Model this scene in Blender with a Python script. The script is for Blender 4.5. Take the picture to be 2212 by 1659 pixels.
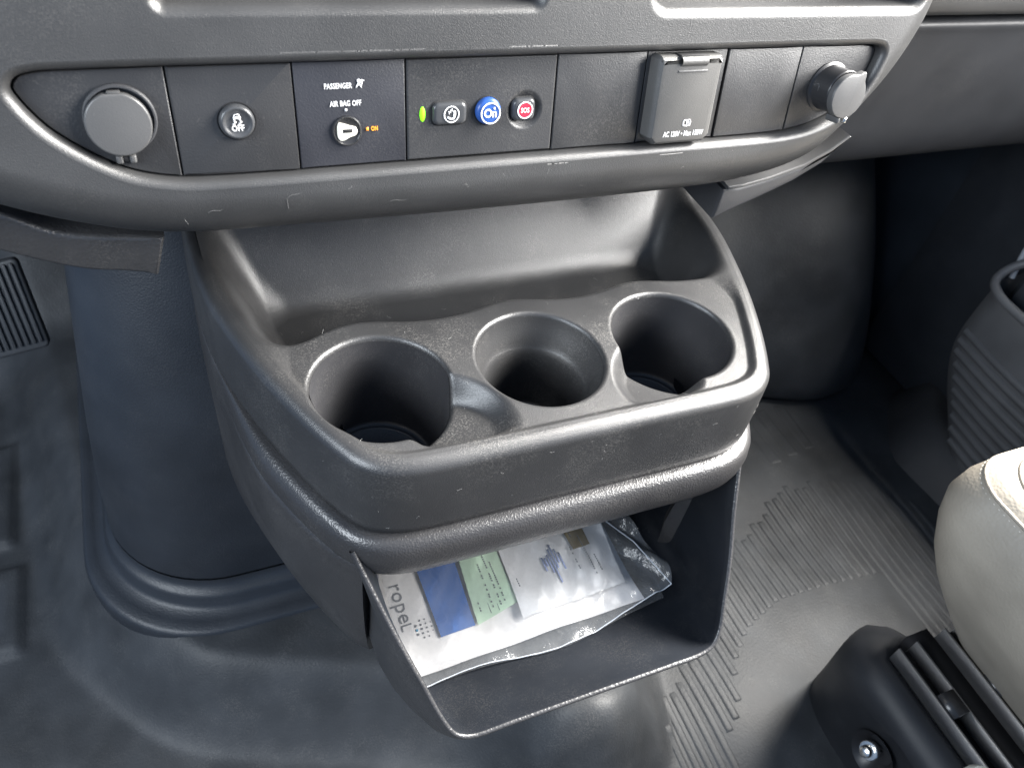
import bpy, math, random
import numpy as np
from mathutils import Matrix, Vector
random.seed(7); rng = np.random.default_rng(7)
sc = bpy.context.scene
for o in list(bpy.data.objects): bpy.data.objects.remove(o)
COL = sc.collection

# ------------------------------------------------------------------ camera
cam_d = bpy.data.cameras.new("camera"); cam = bpy.data.objects.new("camera", cam_d); COL.objects.link(cam)
sc.camera = cam
CR = np.array([[0.91990568, 0.17594956, 0.35045012],      # columns: right, up, forward of the camera in world axes
               [-0.36695, 0.70137, 0.61109],
               [0.13827, 0.69074, -0.70976]])
for k in range(3): CR[:, k] /= np.linalg.norm(CR[:, k])
cam.matrix_world = Matrix(((CR[0,0], CR[0,1], -CR[0,2], -0.2135), (CR[1,0], CR[1,1], -CR[1,2], 0.0),
                           (CR[2,0], CR[2,1], -CR[2,2], 0.85), (0, 0, 0, 1)))
cam_d.sensor_width = 36; cam_d.lens = 36*1693/2212; cam_d.clip_start = .01; cam_d.clip_end = 50
cam_d.dof.use_dof = True; cam_d.dof.focus_distance = .53; cam_d.dof.aperture_fstop = 11

# ------------------------------------------------------------------ world, lamps, exposure
w = bpy.data.worlds.new("World"); sc.world = w; w.use_nodes = True
bg = w.node_tree.nodes['Background']; bg.inputs[0].default_value = (.34, .54, .90, 1); bg.inputs[1].default_value = .44
def area(name, loc, target, sx, sy, power, col):
    l = bpy.data.lights.new(name, 'AREA'); l.shape = 'RECTANGLE'; l.size = sx; l.size_y = sy; l.energy = power; l.color = col
    o = bpy.data.objects.new(name, l); COL.objects.link(o); o.location = loc
    o.rotation_euler = (Vector(target)-Vector(loc)).to_track_quat('-Z', 'Y').to_euler(); return o
area("passenger_window_light", (1.44, -.31, 1.36), (.05, .33, .5), 1.23, .72, 126, (1, .98, .95))
area("driver_window_light", (-1.15, -.05, 1.10), (.2, .3, .5), .75, .45, 20, (.86, .93, 1))
area("right_key_light", (1.26, .456, 1.647), (.05, .30, .49), .85, .52, 178, (1, .965, .91))  # added key lamp from the right, placed to brighten the tray front
sc.view_settings.view_transform = 'Standard'; sc.view_settings.look = 'None'
sc.view_settings.exposure = .12; sc.view_settings.gamma = 1
sc.cycles.max_bounces = 5; sc.cycles.diffuse_bounces = 3; sc.cycles.glossy_bounces = 3; sc.cycles.transparent_max_bounces = 8
sc.cycles.caustics_reflective = False; sc.cycles.caustics_refractive = False

# ------------------------------------------------------------------ materials
def newmat(name):
    m = bpy.data.materials.new(name); m.use_nodes = True
    return m, m.node_tree.nodes, m.node_tree.links, m.node_tree.nodes['Principled BSDF']
def plastic(name, col, rough=.5, grain=1700, gstr=.25, leather=0, lstr=.4, dust=.0, spec=.5, var=.15):
    m, N, L, b = newmat(name)
    tc = N.new('ShaderNodeTexCoord')
    def noise(s, d=2, r=.5):
        n = N.new('ShaderNodeTexNoise'); n.inputs['Scale'].default_value = s; n.inputs['Detail'].default_value = d
        n.inputs['Roughness'].default_value = r; L.new(tc.outputs['Object'], n.inputs['Vector']); return n.outputs[0]
    def ramp(src, a, c):
        r = N.new('ShaderNodeMapRange'); r.inputs[1].default_value = a; r.inputs[2].default_value = c; L.new(src, r.inputs[0]); return r.outputs[0]
    def math_(op, a, c):
        x = N.new('ShaderNodeMath'); x.operation = op
        for i, v in enumerate((a, c)):
            if isinstance(v, (int, float)): x.inputs[i].default_value = v
            else: L.new(v, x.inputs[i])
        return x.outputs[0]
    big = noise(14, 2, .6)
    mix = N.new('ShaderNodeMix'); mix.data_type = 'RGBA'
    mix.inputs['A'].default_value = (*[c*(1-var) for c in col], 1); mix.inputs['B'].default_value = (*[min(1, c*(1+var)) for c in col], 1)
    L.new(ramp(big, .3, .7), mix.inputs['Factor']); colour = mix.outputs['Result']
    if dust > 0:
        mask = math_('MULTIPLY', ramp(noise(22, 3, .65), .46, .72), ramp(noise(900, 1, .7), .48, .66))
        specks = ramp(noise(520, 0, .4), .80, .84)
        f = math_('MULTIPLY', math_('MAXIMUM', math_('MULTIPLY', mask, .42), math_('MULTIPLY', specks, .18)), dust)
        mx = N.new('ShaderNodeMix'); mx.data_type = 'RGBA'; mx.inputs['B'].default_value = (.42, .40, .37, 1)
        L.new(f, mx.inputs['Factor']); L.new(colour, mx.inputs['A']); colour = mx.outputs['Result']
    L.new(colour, b.inputs['Base Color'])
    rr = N.new('ShaderNodeMapRange'); rr.inputs[3].default_value = rough-.05; rr.inputs[4].default_value = rough+.08
    L.new(big, rr.inputs[0]); L.new(rr.outputs[0], b.inputs['Roughness'])
    b.inputs['Specular IOR Level'].default_value = spec
    h = math_('MULTIPLY', noise(grain, 2, .6), gstr)
    if leather:
        v = N.new('ShaderNodeTexVoronoi'); v.feature = 'SMOOTH_F1'; v.inputs['Scale'].default_value = leather
        v.inputs['Randomness'].default_value = 1
        wn = N.new('ShaderNodeTexNoise'); wn.inputs['Scale'].default_value = leather*.5; L.new(tc.outputs['Object'], wn.inputs['Vector'])
        va = N.new('ShaderNodeVectorMath'); va.operation = 'MULTIPLY_ADD'; va.inputs[1].default_value = (.0016,)*3
        L.new(wn.outputs['Color'], va.inputs[0]); L.new(tc.outputs['Object'], va.inputs[2]); L.new(va.outputs[0], v.inputs['Vector'])
        h = math_('ADD', h, math_('MULTIPLY', v.outputs['Distance'], lstr))
    bp = N.new('ShaderNodeBump'); bp.inputs['Strength'].default_value = 1; bp.inputs['Distance'].default_value = .0004
    L.new(h, bp.inputs['Height']); L.new(bp.outputs[0], b.inputs['Normal'])
    return m
def plain(name, col, rough=.5, metal=0, emit=0):
    m, N, L, b = newmat(name)
    n = N.new('ShaderNodeTexNoise'); n.inputs['Scale'].default_value = 300; tc = N.new('ShaderNodeTexCoord'); L.new(tc.outputs['Object'], n.inputs['Vector'])
    mix = N.new('ShaderNodeMix'); mix.data_type = 'RGBA'
    mix.inputs['A'].default_value = (*[c*.92 for c in col], 1); mix.inputs['B'].default_value = (*[min(1, c*1.08) for c in col], 1)
    L.new(n.outputs[0], mix.inputs['Factor']); L.new(mix.outputs['Result'], b.inputs['Base Color'])
    b.inputs['Roughness'].default_value = rough; b.inputs['Metallic'].default_value = metal
    if emit: b.inputs['Emission Color'].default_value = (*col, 1); b.inputs['Emission Strength'].default_value = emit
    return m
DK = (.033, .033, .034)
M = dict(
    fascia=plastic("dash_plastic", (.039, .0392, .040), .40, 1500, .45, dust=.14, spec=.75),
    module=plastic("module_plastic", (.036, .0362, .038), .37, 1100, .35, dust=.25),
    module_dark=plastic("airbag_module_plastic", (.032, .033, .040), .46, 900, .4, dust=.12),
    tray=plastic("tray_plastic", DK, .34, 1300, .45, dust=.38, spec=.75),
    well=plastic("well_plastic", (.035, .035, .038), .42, 1300, .35, dust=.25),
    shell=plastic("leathergrain_plastic", (.036, .035, .036), .34, 1300, .15, leather=820, lstr=.6, dust=.3, spec=.75),
    bin=plastic("bin_plastic", (.035, .035, .037), .36, 1200, .15, leather=520, lstr=.8, dust=.25, spec=.75),
    bin_in_shaded=plastic("bin_inner_plastic_shaded", (.010, .012, .016), .46, 1200, .12, dust=.14, spec=.3),  # darker than the bin: the right wall's shade is put into the colour
    cover=plastic("engine_cover_plastic", (.026, .030, .037), .42, 900, .2, leather=700, lstr=.4, dust=.12),
    floor=plastic("floor_vinyl", (.043, .046, .050), .50, 700, .35, leather=420, lstr=.45, dust=.3, var=.26, spec=.32),
    glove=plastic("glove_box_plastic_shaded", (.019, .0205, .024), .5, 1100, .25, dust=.1, spec=.35),  # dark tone carries the shade that falls on the glove box
    dark=plastic("under_dash_plastic_hazed", (.036, .046, .062), .5, 900, .2),  # bluish base colour stands in for haze over the deep shadows
    trim=plastic("trim_plastic", (.048, .049, .053), .45, 1200, .25, dust=.2),
    door=plastic("door_plastic", (.120, .122, .128), .5, 1100, .25),
    black=plastic("gap_black", (.006, .006, .007), .6, 900, .1),
    rubber=plastic("pedal_rubber", (.05, .053, .058), .5, 900, .2),
    cap=plastic("cap_plastic", (.085, .085, .086), .36, 1500, .2, dust=.2),
    gloss=plastic("knob_plastic", (.03, .03, .032), .28, 900, .05),
    btn=plastic("button_plastic", (.05, .052, .056), .30, 900, .05),
    cover_ac=plastic("outlet_cover_plastic", (.085, .084, .082), .40, 1500, .3, dust=.2),
    leather=plastic("beige_leather", (.335, .300, .248), .55, 900, .1, leather=430, lstr=.75),
    seam=plain("seam_thread", (.72, .68, .6), .7),
    metal=plain("rail_steel", (.62, .63, .65), .42, 1),
    railblack=plastic("rail_black", (.02, .02, .022), .35, 900, .1),
    bolt=plain("bolt_steel", (.75, .75, .73), .25, 1),
    white=plain("print_white", (.85, .85, .86), .5),
    dimwhite=plain("print_dim", (.5, .6, .62), .5),
    cream=plain("key_cream", (.82, .80, .70), .4),
    orange=plain("lit_amber", (1, .33, .03), .5, 0, 1.0),
    green=plain("lit_green", (.22, .85, .01), .5, 0, 1.0),
    blue=plain("button_blue", (.03, .09, .32), .3),
    red=plain("disc_red", (.62, .02, .05), .4),
    paper=plain("paper_white", (.80, .79, .79), .7),
    folder=plain("folder_white", (.82, .79, .77), .55),
    pblue=plain("print_blue", (.03, .13, .42), .45),
    pgreen=plain("paper_green", (.55, .74, .54), .7),
    ink=plain("ink_grey", (.14, .15, .17), .7),
    faint=plain("ink_faint", (.48, .50, .55), .7),
    stamp=plain("ink_stamp", (.32, .38, .62), .7),
    inkblue=plain("ink_lightblue", (.08, .32, .50), .7),
    gold=plain("card_gold", (.20, .15, .06), .35),
    lint=plain("lint", (.28, .28, .27), .8),
    scuff=plain("scuff", (.10, .10, .10), .7),
    strip=plain("weather_strip", (.42, .45, .50), .3),
)
def film_mat():
    m, N, L, b = newmat("clear_film"); N.remove(b)
    tr = N.new('ShaderNodeBsdfTransparent'); tr.inputs[0].default_value = (.95, .96, .97, 1)
    gl = N.new('ShaderNodeBsdfGlossy'); gl.inputs['Roughness'].default_value = .16
    df = N.new('ShaderNodeBsdfDiffuse'); df.inputs[0].default_value = (.8, .82, .84, 1)
    fr = N.new('ShaderNodeFresnel'); fr.inputs['IOR'].default_value = 1.5
    tc = N.new('ShaderNodeTexCoord'); n1 = N.new('ShaderNodeTexNoise'); n1.inputs['Scale'].default_value = 130; n1.inputs['Detail'].default_value = 4
    n1.inputs['Distortion'].default_value = 1.2; L.new(tc.outputs['Object'], n1.inputs['Vector'])
    bp = N.new('ShaderNodeBump'); bp.inputs['Strength'].default_value = .28; bp.inputs['Distance'].default_value = .003; L.new(n1.outputs[0], bp.inputs['Height'])
    for q in (gl, fr, df): L.new(bp.outputs[0], q.inputs['Normal'])
    m1 = N.new('ShaderNodeMixShader'); m1.inputs[0].default_value = .075; L.new(tr.outputs[0], m1.inputs[1]); L.new(df.outputs[0], m1.inputs[2])
    m2 = N.new('ShaderNodeMixShader'); mm = N.new('ShaderNodeMath'); mm.operation = 'MULTIPLY'; mm.inputs[1].default_value = .6; L.new(fr.outputs[0], mm.inputs[0])
    L.new(mm.outputs[0], m2.inputs[0]); L.new(m1.outputs[0], m2.inputs[1]); L.new(gl.outputs[0], m2.inputs[2])
    L.new(m2.outputs[0], N['Material Output'].inputs[0]); return m
M['film'] = film_mat()

# ------------------------------------------------------------------ helpers
def thing(name, label, cat, loc=(0, 0, 0), group=None):
    o = bpy.data.objects.new(name, None); COL.objects.link(o); o.empty_display_size = .02
    o['label'] = label; o['category'] = cat; o.location = loc
    if group: o['group'] = group
    return o
def tag(o, label, cat, group=None):
    o['label'] = label; o['category'] = cat
    if group: o['group'] = group
    return o
def wloc(o):
    v = Vector((0, 0, 0))
    while o: v = v+o.location; o = o.parent
    return v
def finish(name, me, mat, parent, sharp=None):
    me.materials.append(M[mat] if isinstance(mat, str) else mat)
    me.polygons.foreach_set('use_smooth', [True]*len(me.polygons))
    if len(me.polygons) < 5000:
        for p in me.polygons:
            if p.loop_total > 4: p.use_smooth = False
    if sharp: me.set_sharp_from_angle(angle=math.radians(sharp))
    o = bpy.data.objects.new(name, me); COL.objects.link(o)
    if parent:
        o.parent = parent; o.location = -wloc(parent)
    return o
def mesh(name, V, F, mat, parent=None, sharp=None):
    me = bpy.data.meshes.new(name)
    if isinstance(F, np.ndarray):
        V = np.asarray(V, np.float32); n = len(F)
        me.vertices.add(len(V)); me.vertices.foreach_set('co', V.ravel())
        me.loops.add(n*4); me.loops.foreach_set('vertex_index', F.astype(np.int32).ravel())
        me.polygons.add(n); me.polygons.foreach_set('loop_start', np.arange(0, 4*n, 4, dtype=np.int32))
        me.update(calc_edges=True); me.validate()
    else:
        me.from_pydata([tuple(map(float, v)) for v in V], [], F); me.update()
    return finish(name, me, mat, parent, sharp)
def quads(nu, nv, cu=False, cv=False):
    i = np.arange(nu if cu else nu-1); j = np.arange(nv if cv else nv-1)
    I, J = np.meshgrid(i, j, indexing='ij'); I2 = (I+1) % nu; J2 = (J+1) % nv
    return np.stack([I*nv+J, I2*nv+J, I2*nv+J2, I*nv+J2], -1).reshape(-1, 4)
def grid(name, P, mat, parent=None, keep=None, cu=False, cv=False, sharp=None, flip=False):
    P = np.asarray(P, float); nu, nv = P.shape[:2]; F = quads(nu, nv, cu, cv); V = P.reshape(-1, 3)
    if keep is not None:
        F = F[keep.reshape(-1)[F].all(1)]
        used = np.unique(F); mp = np.full(len(V), -1); mp[used] = np.arange(len(used)); V = V[used]; F = mp[F]
    if flip: F = F[:, ::-1].copy()
    return mesh(name, V, F, mat, parent, sharp)
def catmull(pts, n=8, closed=True):
    P = np.array(pts, float); out = []; m = len(P)
    for i in range(m if closed else m-1):
        if closed: p0, p1, p2, p3 = P[(i-1) % m], P[i], P[(i+1) % m], P[(i+2) % m]
        else: p0, p1, p2, p3 = P[max(i-1, 0)], P[i], P[i+1], P[min(i+2, m-1)]
        t0 = 0.; t1 = t0+max(np.linalg.norm(p1-p0), 1e-9)**.5; t2 = t1+max(np.linalg.norm(p2-p1), 1e-9)**.5; t3 = t2+max(np.linalg.norm(p3-p2), 1e-9)**.5
        for k in range(n):
            t = t1+(t2-t1)*k/n
            A1 = p1 if t1 == t0 else (t1-t)/(t1-t0)*p0+(t-t0)/(t1-t0)*p1
            A2 = (t2-t)/(t2-t1)*p1+(t-t1)/(t2-t1)*p2
            A3 = p2 if t3 == t2 else (t3-t)/(t3-t2)*p2+(t-t2)/(t3-t2)*p3
            B1 = (t2-t)/(t2-t0)*A1+(t-t0)/(t2-t0)*A2; B2 = (t3-t)/(t3-t1)*A2+(t-t1)/(t3-t1)*A3
            out.append((t2-t)/(t2-t1)*B1+(t-t1)/(t2-t1)*B2)
    if not closed: out.append(P[-1])
    return np.array(out)
def sdf(X, Y, poly):
    """signed distance to a closed polygon, negative inside"""
    d2 = np.full(X.shape, 1e9); ins = np.zeros(X.shape, bool); n = len(poly)
    for i in range(n):
        ax, ay = poly[i]; bx, by = poly[(i+1) % n]; ex, ey = bx-ax, by-ay
        l = ex*ex+ey*ey
        if l < 1e-14: continue
        px = X-ax; py = Y-ay
        t = np.clip((px*ex+py*ey)/l, 0, 1); dx = px-t*ex; dy = py-t*ey
        np.minimum(d2, dx*dx+dy*dy, out=d2)
        c = (ay > Y) != (by > Y)
        if abs(ey) > 1e-12: ins ^= c & (X < ax+ex*(Y-ay)/ey)
    d = np.sqrt(d2); d[ins] *= -1; return d
def ss(t): t = np.clip(t, 0, 1); return t*t*(3-2*t)
def smax(a, b, k): h = np.clip(.5+.5*(a-b)/k, 0, 1); return b+(a-b)*h+k*h*(1-h)
def smin(a, b, k): return -smax(-a, -b, k)
def rrect(cx, cy, hx, hy, r, n=6):
    out = []
    for (sx, sy, a0) in ((1, 1, 0), (-1, 1, 90), (-1, -1, 180), (1, -1, 270)):
        for k in range(n+1):
            a = math.radians(a0+90*k/n); out.append((cx+sx*(hx-r)+r*math.cos(a), cy+sy*(hy-r)+r*math.sin(a)))
    return out
def normals2(path, closed=True):
    P = np.asarray(path, float)
    T = np.roll(P, -1, 0)-np.roll(P, 1, 0) if closed else np.gradient(P, axis=0)
    T /= np.linalg.norm(T, axis=1)[:, None]+1e-12
    return np.c_[T[:, 1], -T[:, 0]]       # outward for counter-clockwise paths
class Frame:
    def __init__(s, o, ex, ey, en): s.o = np.array(o, float); s.ex = np.array(ex, float); s.ey = np.array(ey, float); s.en = np.array(en, float)
    def __call__(s, x, y, d=0):
        x, y, d = np.broadcast_arrays(np.asarray(x, float), np.asarray(y, float), np.asarray(d, float))
        return s.o+x[..., None]*s.ex+y[..., None]*s.ey+d[..., None]*s.en
a12 = math.radians(12)
PAN = Frame((0, .40, .65), (1, 0, 0), (0, math.sin(a12), math.cos(a12)), (0, -math.cos(a12), math.sin(a12)))   # dash panel plane
WLD = Frame((0, 0, 0), (1, 0, 0), (0, 1, 0), (0, 0, 1))
def slab(name, poly, d0, d1, mat, parent, fr=PAN, bev=.0004, sharp=35, n=2, back=True):
    """prism of a ccw outline from depth d0 up to d1 with a rounded top edge"""
    P = np.array(poly, float); nn = normals2(P); rows = []
    rows.append(fr(P[:, 0], P[:, 1], d0))
    for k in range(n+1):
        a = math.pi/2*k/n; q = P-nn*bev*(1-math.cos(a)); rows.append(fr(q[:, 0], q[:, 1], d1-bev+bev*math.sin(a)))
    V = np.concatenate(rows); m = len(P); F = []
    for r in range(len(rows)-1):
        for i in range(m): F.append((r*m+i, r*m+(i+1) % m, (r+1)*m+(i+1) % m, (r+1)*m+i))
    F.append(tuple(range((len(rows)-1)*m, len(rows)*m)))
    if back: F.append(tuple(range(m-1, -1, -1)))
    return mesh(name, V, F, mat, parent, sharp)
def lathe(name, prof, c, mat, parent, fr=PAN, seg=48, sx=1, sy=1, sharp=35):
    a = np.linspace(0, 2*math.pi, seg, endpoint=False); rows = []
    for (r, d) in prof: rows.append(fr(c[0]+sx*r*np.cos(a), c[1]+sy*r*np.sin(a), np.full(seg, d)))
    P = np.array(rows).transpose(1, 0, 2)
    return grid(name, P, mat, parent, cu=True, sharp=sharp)
def tube_rows(path, r, seg=8):
    P = np.asarray(path, float); T = np.gradient(P, axis=0); T /= np.linalg.norm(T, axis=1)[:, None]+1e-12
    up = np.array([0, 0, 1.]) if abs(T[0][2]) < .9 else np.array([0, 1., 0]); out = []
    r = np.broadcast_to(r, (len(P),))
    for p, t, q in zip(P, T, r):
        s = np.cross(t, up); s /= np.linalg.norm(s)+1e-12; u = np.cross(s, t)
        a = np.linspace(0, 2*math.pi, seg, endpoint=False)
        out.append(p+q*(np.cos(a)[:, None]*s+np.sin(a)[:, None]*u))
    return np.array(out)
def tube(name, path, r, mat, parent=None, seg=8): return grid(name, tube_rows(path, r, seg), mat, parent, cv=True, flip=False)
def many(name, parts, mat, parent, sharp=None):
    V = []; F = []; n = 0
    for v, f in parts: V.append(np.asarray(v, float).reshape(-1, 3)); F.append(np.asarray(f)+n); n += len(V[-1])
    return mesh(name, np.concatenate(V), np.concatenate(F), mat, parent, sharp)
def box(c, h, fr=WLD):
    v = [fr(c[0]+sx*h[0], c[1]+sy*h[1], c[2]+sz*h[2]) for sx in (-1, 1) for sy in (-1, 1) for sz in (-1, 1)]
    return np.array(v), np.array([(0, 1, 3, 2), (4, 6, 7, 5), (0, 4, 5, 1), (2, 3, 7, 6), (0, 2, 6, 4), (1, 5, 7, 3)])
def flat(strokes, d, fr):
    """thin raised print: list of quads in 2-D"""
    V = []; F = []
    for q in strokes:
        b = len(V); V += [fr(x, y, d) for x, y in q]; V += [fr(x, y, d-.0002) for x, y in q]
        F += [(b, b+1, b+2, b+3), (b, b+4, b+5, b+1), (b+1, b+5, b+6, b+2), (b+2, b+6, b+7, b+3), (b+3, b+7, b+4, b)]
    return np.array(V), np.array(F)
def stroke(path, wd):
    out = []; P = np.array(path, float)
    for a, b in zip(P[:-1], P[1:]):
        t = (b-a)/(np.linalg.norm(b-a)+1e-12); n = np.array([-t[1], t[0]])*wd/2; a2 = a-t*wd*.25; b2 = b+t*wd*.25
        out.append([a2-n, b2-n, b2+n, a2+n])
    return out
def icon(name, quads_, d, mat, parent, fr=PAN): return many(name, [flat(quads_, d, fr)], mat, parent)
def text(name, body, x, y, d, size, mat, parent, fr=PAN, sx=1., bold=0., space=1., rot=0):
    cu = bpy.data.curves.new('t', 'FONT'); cu.body = body; cu.size = size; cu.align_x = 'CENTER'; cu.align_y = 'CENTER'
    cu.extrude = .00006; cu.offset = bold; cu.space_character = space*1.06; cu.resolution_u = 3
    ob = bpy.data.objects.new('t', cu); COL.objects.link(ob); dg = bpy.context.evaluated_depsgraph_get()
    me = bpy.data.meshes.new_from_object(ob.evaluated_get(dg)); bpy.data.objects.remove(ob); bpy.data.curves.remove(cu)
    n = len(me.vertices); co = np.empty(n*3); me.vertices.foreach_get('co', co); co = co.reshape(-1, 3)
    c, s = math.cos(rot), math.sin(rot); X = co[:, 0]*sx; Y = co[:, 1]
    V = fr(x+c*X-s*Y, y+s*X+c*Y, d+co[:, 2]); me.vertices.foreach_set('co', V.astype(np.float32).ravel())
    me.materials.clear(); o = finish(name, me, mat, parent); me.polygons.foreach_set('use_smooth', [False]*len(me.polygons)); return o

# ================================================================== SETTING
def structure(o): o['kind'] = 'structure'; return o
xs = np.arange(-.85, .90, .005); ys = np.arange(-.25, 1.2, .005); X, Y = np.meshgrid(xs, ys, indexing='ij')
plateau = catmull([(-.42, 1.3), (-.42, .62), (-.40, .50), (-.36, .43), (-.30, .36), (-.23, .325), (-.13, .285), (-.05, .245), (.01, .18), (.08, .15),
                   (.15, .185), (.185, .27), (.25, .42), (.34, .54), (.40, .7), (.42, 1.3)], 4)
dp = sdf(X, Y, plateau)
Zf = .075*ss((.025-dp)/.085)+.048*np.exp(-((X-.07)/.07)**2-((Y-.215)/.06)**2)
Zf += .012*np.exp(-((X-.02)/.03)**2-((Y-.20)/.03)**2)
for (x0, x1, y0, y1) in ((-.66, -.455, .630, .785), (-.66, -.445, .492, .602)):
    q = np.maximum(np.maximum(x0-X, X-x1), np.maximum(y0-Y, Y-y1)); Zf += .005*ss((.004-q)/.010)*ss((q+.03)/.012)+.003*ss(-q/.008)
Zf += .55*ss((Y-.88)/.36)*(Y > .88)
Zf += .010*np.exp(-((X-.36)/.10)**2-((Y-.22)/.07)**2)+.004*np.sin(X*23+Y*11)*np.sin(Y*17-X*5)*ss((X-.15)/.1)
floor_ = structure(grid('floor', np.stack([X, Y, Zf], -1), 'floor'))
def floor_z(x, y):
    i = np.clip(int(round((x+.85)/.005)), 0, len(xs)-1); j = np.clip(int(round((y+.25)/.005)), 0, len(ys)-1); return Zf[i, j]
def rib_mesh(path, wd, h):
    P = np.array(path); rows = []
    for k, (x, y) in enumerate(P):
        e = math.sin(min(1, min(k, len(P)-1-k)/2.0)*math.pi/2); z = floor_z(x, y)
        rows.append([(x-wd/2, y, z-.001), (x-wd/2*.75, y, z+h*.7*e), (x-wd*.2, y, z+h*e), (x+wd*.2, y, z+h*e), (x+wd/2*.75, y, z+h*.7*e), (x+wd/2, y, z-.001)])
    return np.array(rows)
ribs = []
TX = [.17, .19, .224, .252, .295, .334, .39, .443, .50, .548, .604, .65, .70]; TY = [.19, .223, .245, .262, .300, .340, .377, .400, .436, .431, .437, .40, .36]
BX = [.17, .234, .235, .266, .29, .334, .40, .56, .565, .70]; BY = [-.05, -.05, .165, .186, .235, .27, .292, .284, -.02, -.02]
for k in range(39):                                             # ribs of the passenger floor mat, running fore and aft, cut off along a staggered diagonal
    x = .176+.0136*k; ribs.append((x, float(np.interp(x, BX, BY)), float(np.interp(x, TX, TY))+(.008 if k % 3 == 1 else 0)))
for k in range(3): ribs.append((.532+.036*k, .482+.006*k, .58))
for (x, y0, y1) in ribs:
    ypts = y0+(y1-y0)*(.5-.5*np.cos(np.linspace(0, math.pi, 18))); wd = .0108 if y1 < .5 else .024
    P = rib_mesh([(x+.0*yy, yy) for yy in ypts], wd, .0010)
    r = grid('rib', P, 'floor', floor_)
structure(grid('unseen_rear_floor', np.array([[(-2.5, -3, -.02), (-2.5, .2, -.02)], [(2.5, -3, -.02), (2.5, .2, -.02)]]), 'black'))  # unseen plane added to block world light from below, black against bounce
structure(grid('firewall', np.array([[(-.9, 1.12, -.1), (-.9, 1.10, .9)], [(.95, 1.12, -.1), (.95, 1.10, .9)]]), 'dark'))
# door sill ridge beside the passenger mat
rows = []
for y in np.linspace(-.25, .56, 40):
    xo = .700+.10*max(0, (y-.40))**1.0*0+.35*max(0, y-.44)**1.3*4; e = ss(np.array((.575-y)/.06)); prof = []
    for t in np.linspace(0, 1, 14):
        prof.append((xo+.11*t+.02, y, -.01+e*(.075*math.sin(min(1, t*1.5)*math.pi/2))+.0))
    rows.append(prof)
structure(grid('door_sill', rows, 'trim'))
structure(grid('kick_panel', [[(.86, y, -.05), (.88, y, .35), (.86, y, .75)] for y in np.linspace(-.2, 1.12, 8)], 'dark'))

# toe board pad on the passenger side: a thick rounded pad whose lower edge stands off the floor
rows = []
for t in np.linspace(0, 1, 46):
    x = .28+.47*t; ed = ss(np.array((1-t)/.18)); ys0 = .715-.115*ss(np.array((t-.4)/.6)); row = []
    for s in np.linspace(0, 1, 40):
        yy = ys0+.30*s**1.15; zz = .022+.46*s**.85+.035*math.sin(math.pi*min(1, s*1.1))*ed
        zz -= .02*math.exp(-((t-.72)/.16)**2-((s-.22)/.10)**2)
        out = .105*(max(0., 1-((t-.55)/.45)**2) if t > .55 else 1)**.8
        row.append((x+.02*(1-ed), yy-out*(.50+.50*math.sin(math.pi*min(1, s*.9+.22))), zz))
    lip = row[0]; row = [(lip[0], lip[1]+.10, .004), (lip[0], lip[1]+.025, .006), (lip[0], lip[1]+.005, .012)]+row
    rows.append(row)
pad = structure(grid('toe_board', rows, 'floor'))

# ================================================================== ENGINE COVER
ec = thing('engine_cover', 'dark blue-grey plastic engine cover behind the left side of the cup holder console', 'engine cover', (0, .7, .07))
def cover_ring(hw, yf, r, z, n=14):
    pts = []
    for k in range(n+1):
        a = math.pi+math.pi/2*k/n; pts.append((-hw+r+r*math.cos(a), yf+r+r*math.sin(a)))
    for k in range(n+1):
        a = 1.5*math.pi+math.pi/2*k/n; pts.append((hw-r+r*math.cos(a), yf+r+r*math.sin(a)))
    pts = [(-hw, 1.05)]+pts+[(hw, 1.05)]
    return [(x, y, z) for x, y in pts]
levels = [(.340, .452, .115, .115), (.336, .457, .112, .18), (.328, .468, .105, .26), (.318, .485, .10, .34), (.308, .505, .095, .42),
          (.300, .53, .09, .48), (.290, .545, .085, .52), (.270, .565, .07, .545), (.22, .61, .05, .556), (.12, .70, .03, .56)]
rows = [cover_ring(*l) for l in levels]
grid('shell', np.array(rows), 'cover', ec)
fl = [(.372, .412, .135, .055), (.372, .412, .135, .072), (.3705, .4135, .135, .0765), (.367, .417, .133, .079), (.360, .425, .130, .0795), (.352, .434, .126, .0810), (.3485, .4385, .124, .0850), (.3470, .4410, .122, .094), (.3445, .445, .12, .0985), (.341, .450, .117, .0995), (.340, .452, .115, .112)]
grid('base_flange', np.array([cover_ring(*l) for l in fl]), 'cover', ec)

# ================================================================== ACCELERATOR PEDAL
pd = thing('accelerator_pedal', 'ribbed black accelerator pedal in the dark driver footwell', 'pedal', (-.393, .77, .2))
PF = Frame((-.404, .757, .242), (.985, .0, .17), (-.10, .42, .90), (0, -.90, .42))
slab('pad', rrect(0, 0, .030, .050, .006), -.012, 0, 'rubber', pd, PF, .003, n=3)
for k in range(8): slab('grip_rib', rrect(-.0235+.0067*k, .002, .0019, .044, .0018, 3), 0, .0035, 'rubber', pd, PF, .001)
tube('arm', [PF(0, .05, -.012), PF(0, .12, -.03), PF(0, .25, -.05)], .009, 'dark', pd)

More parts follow.
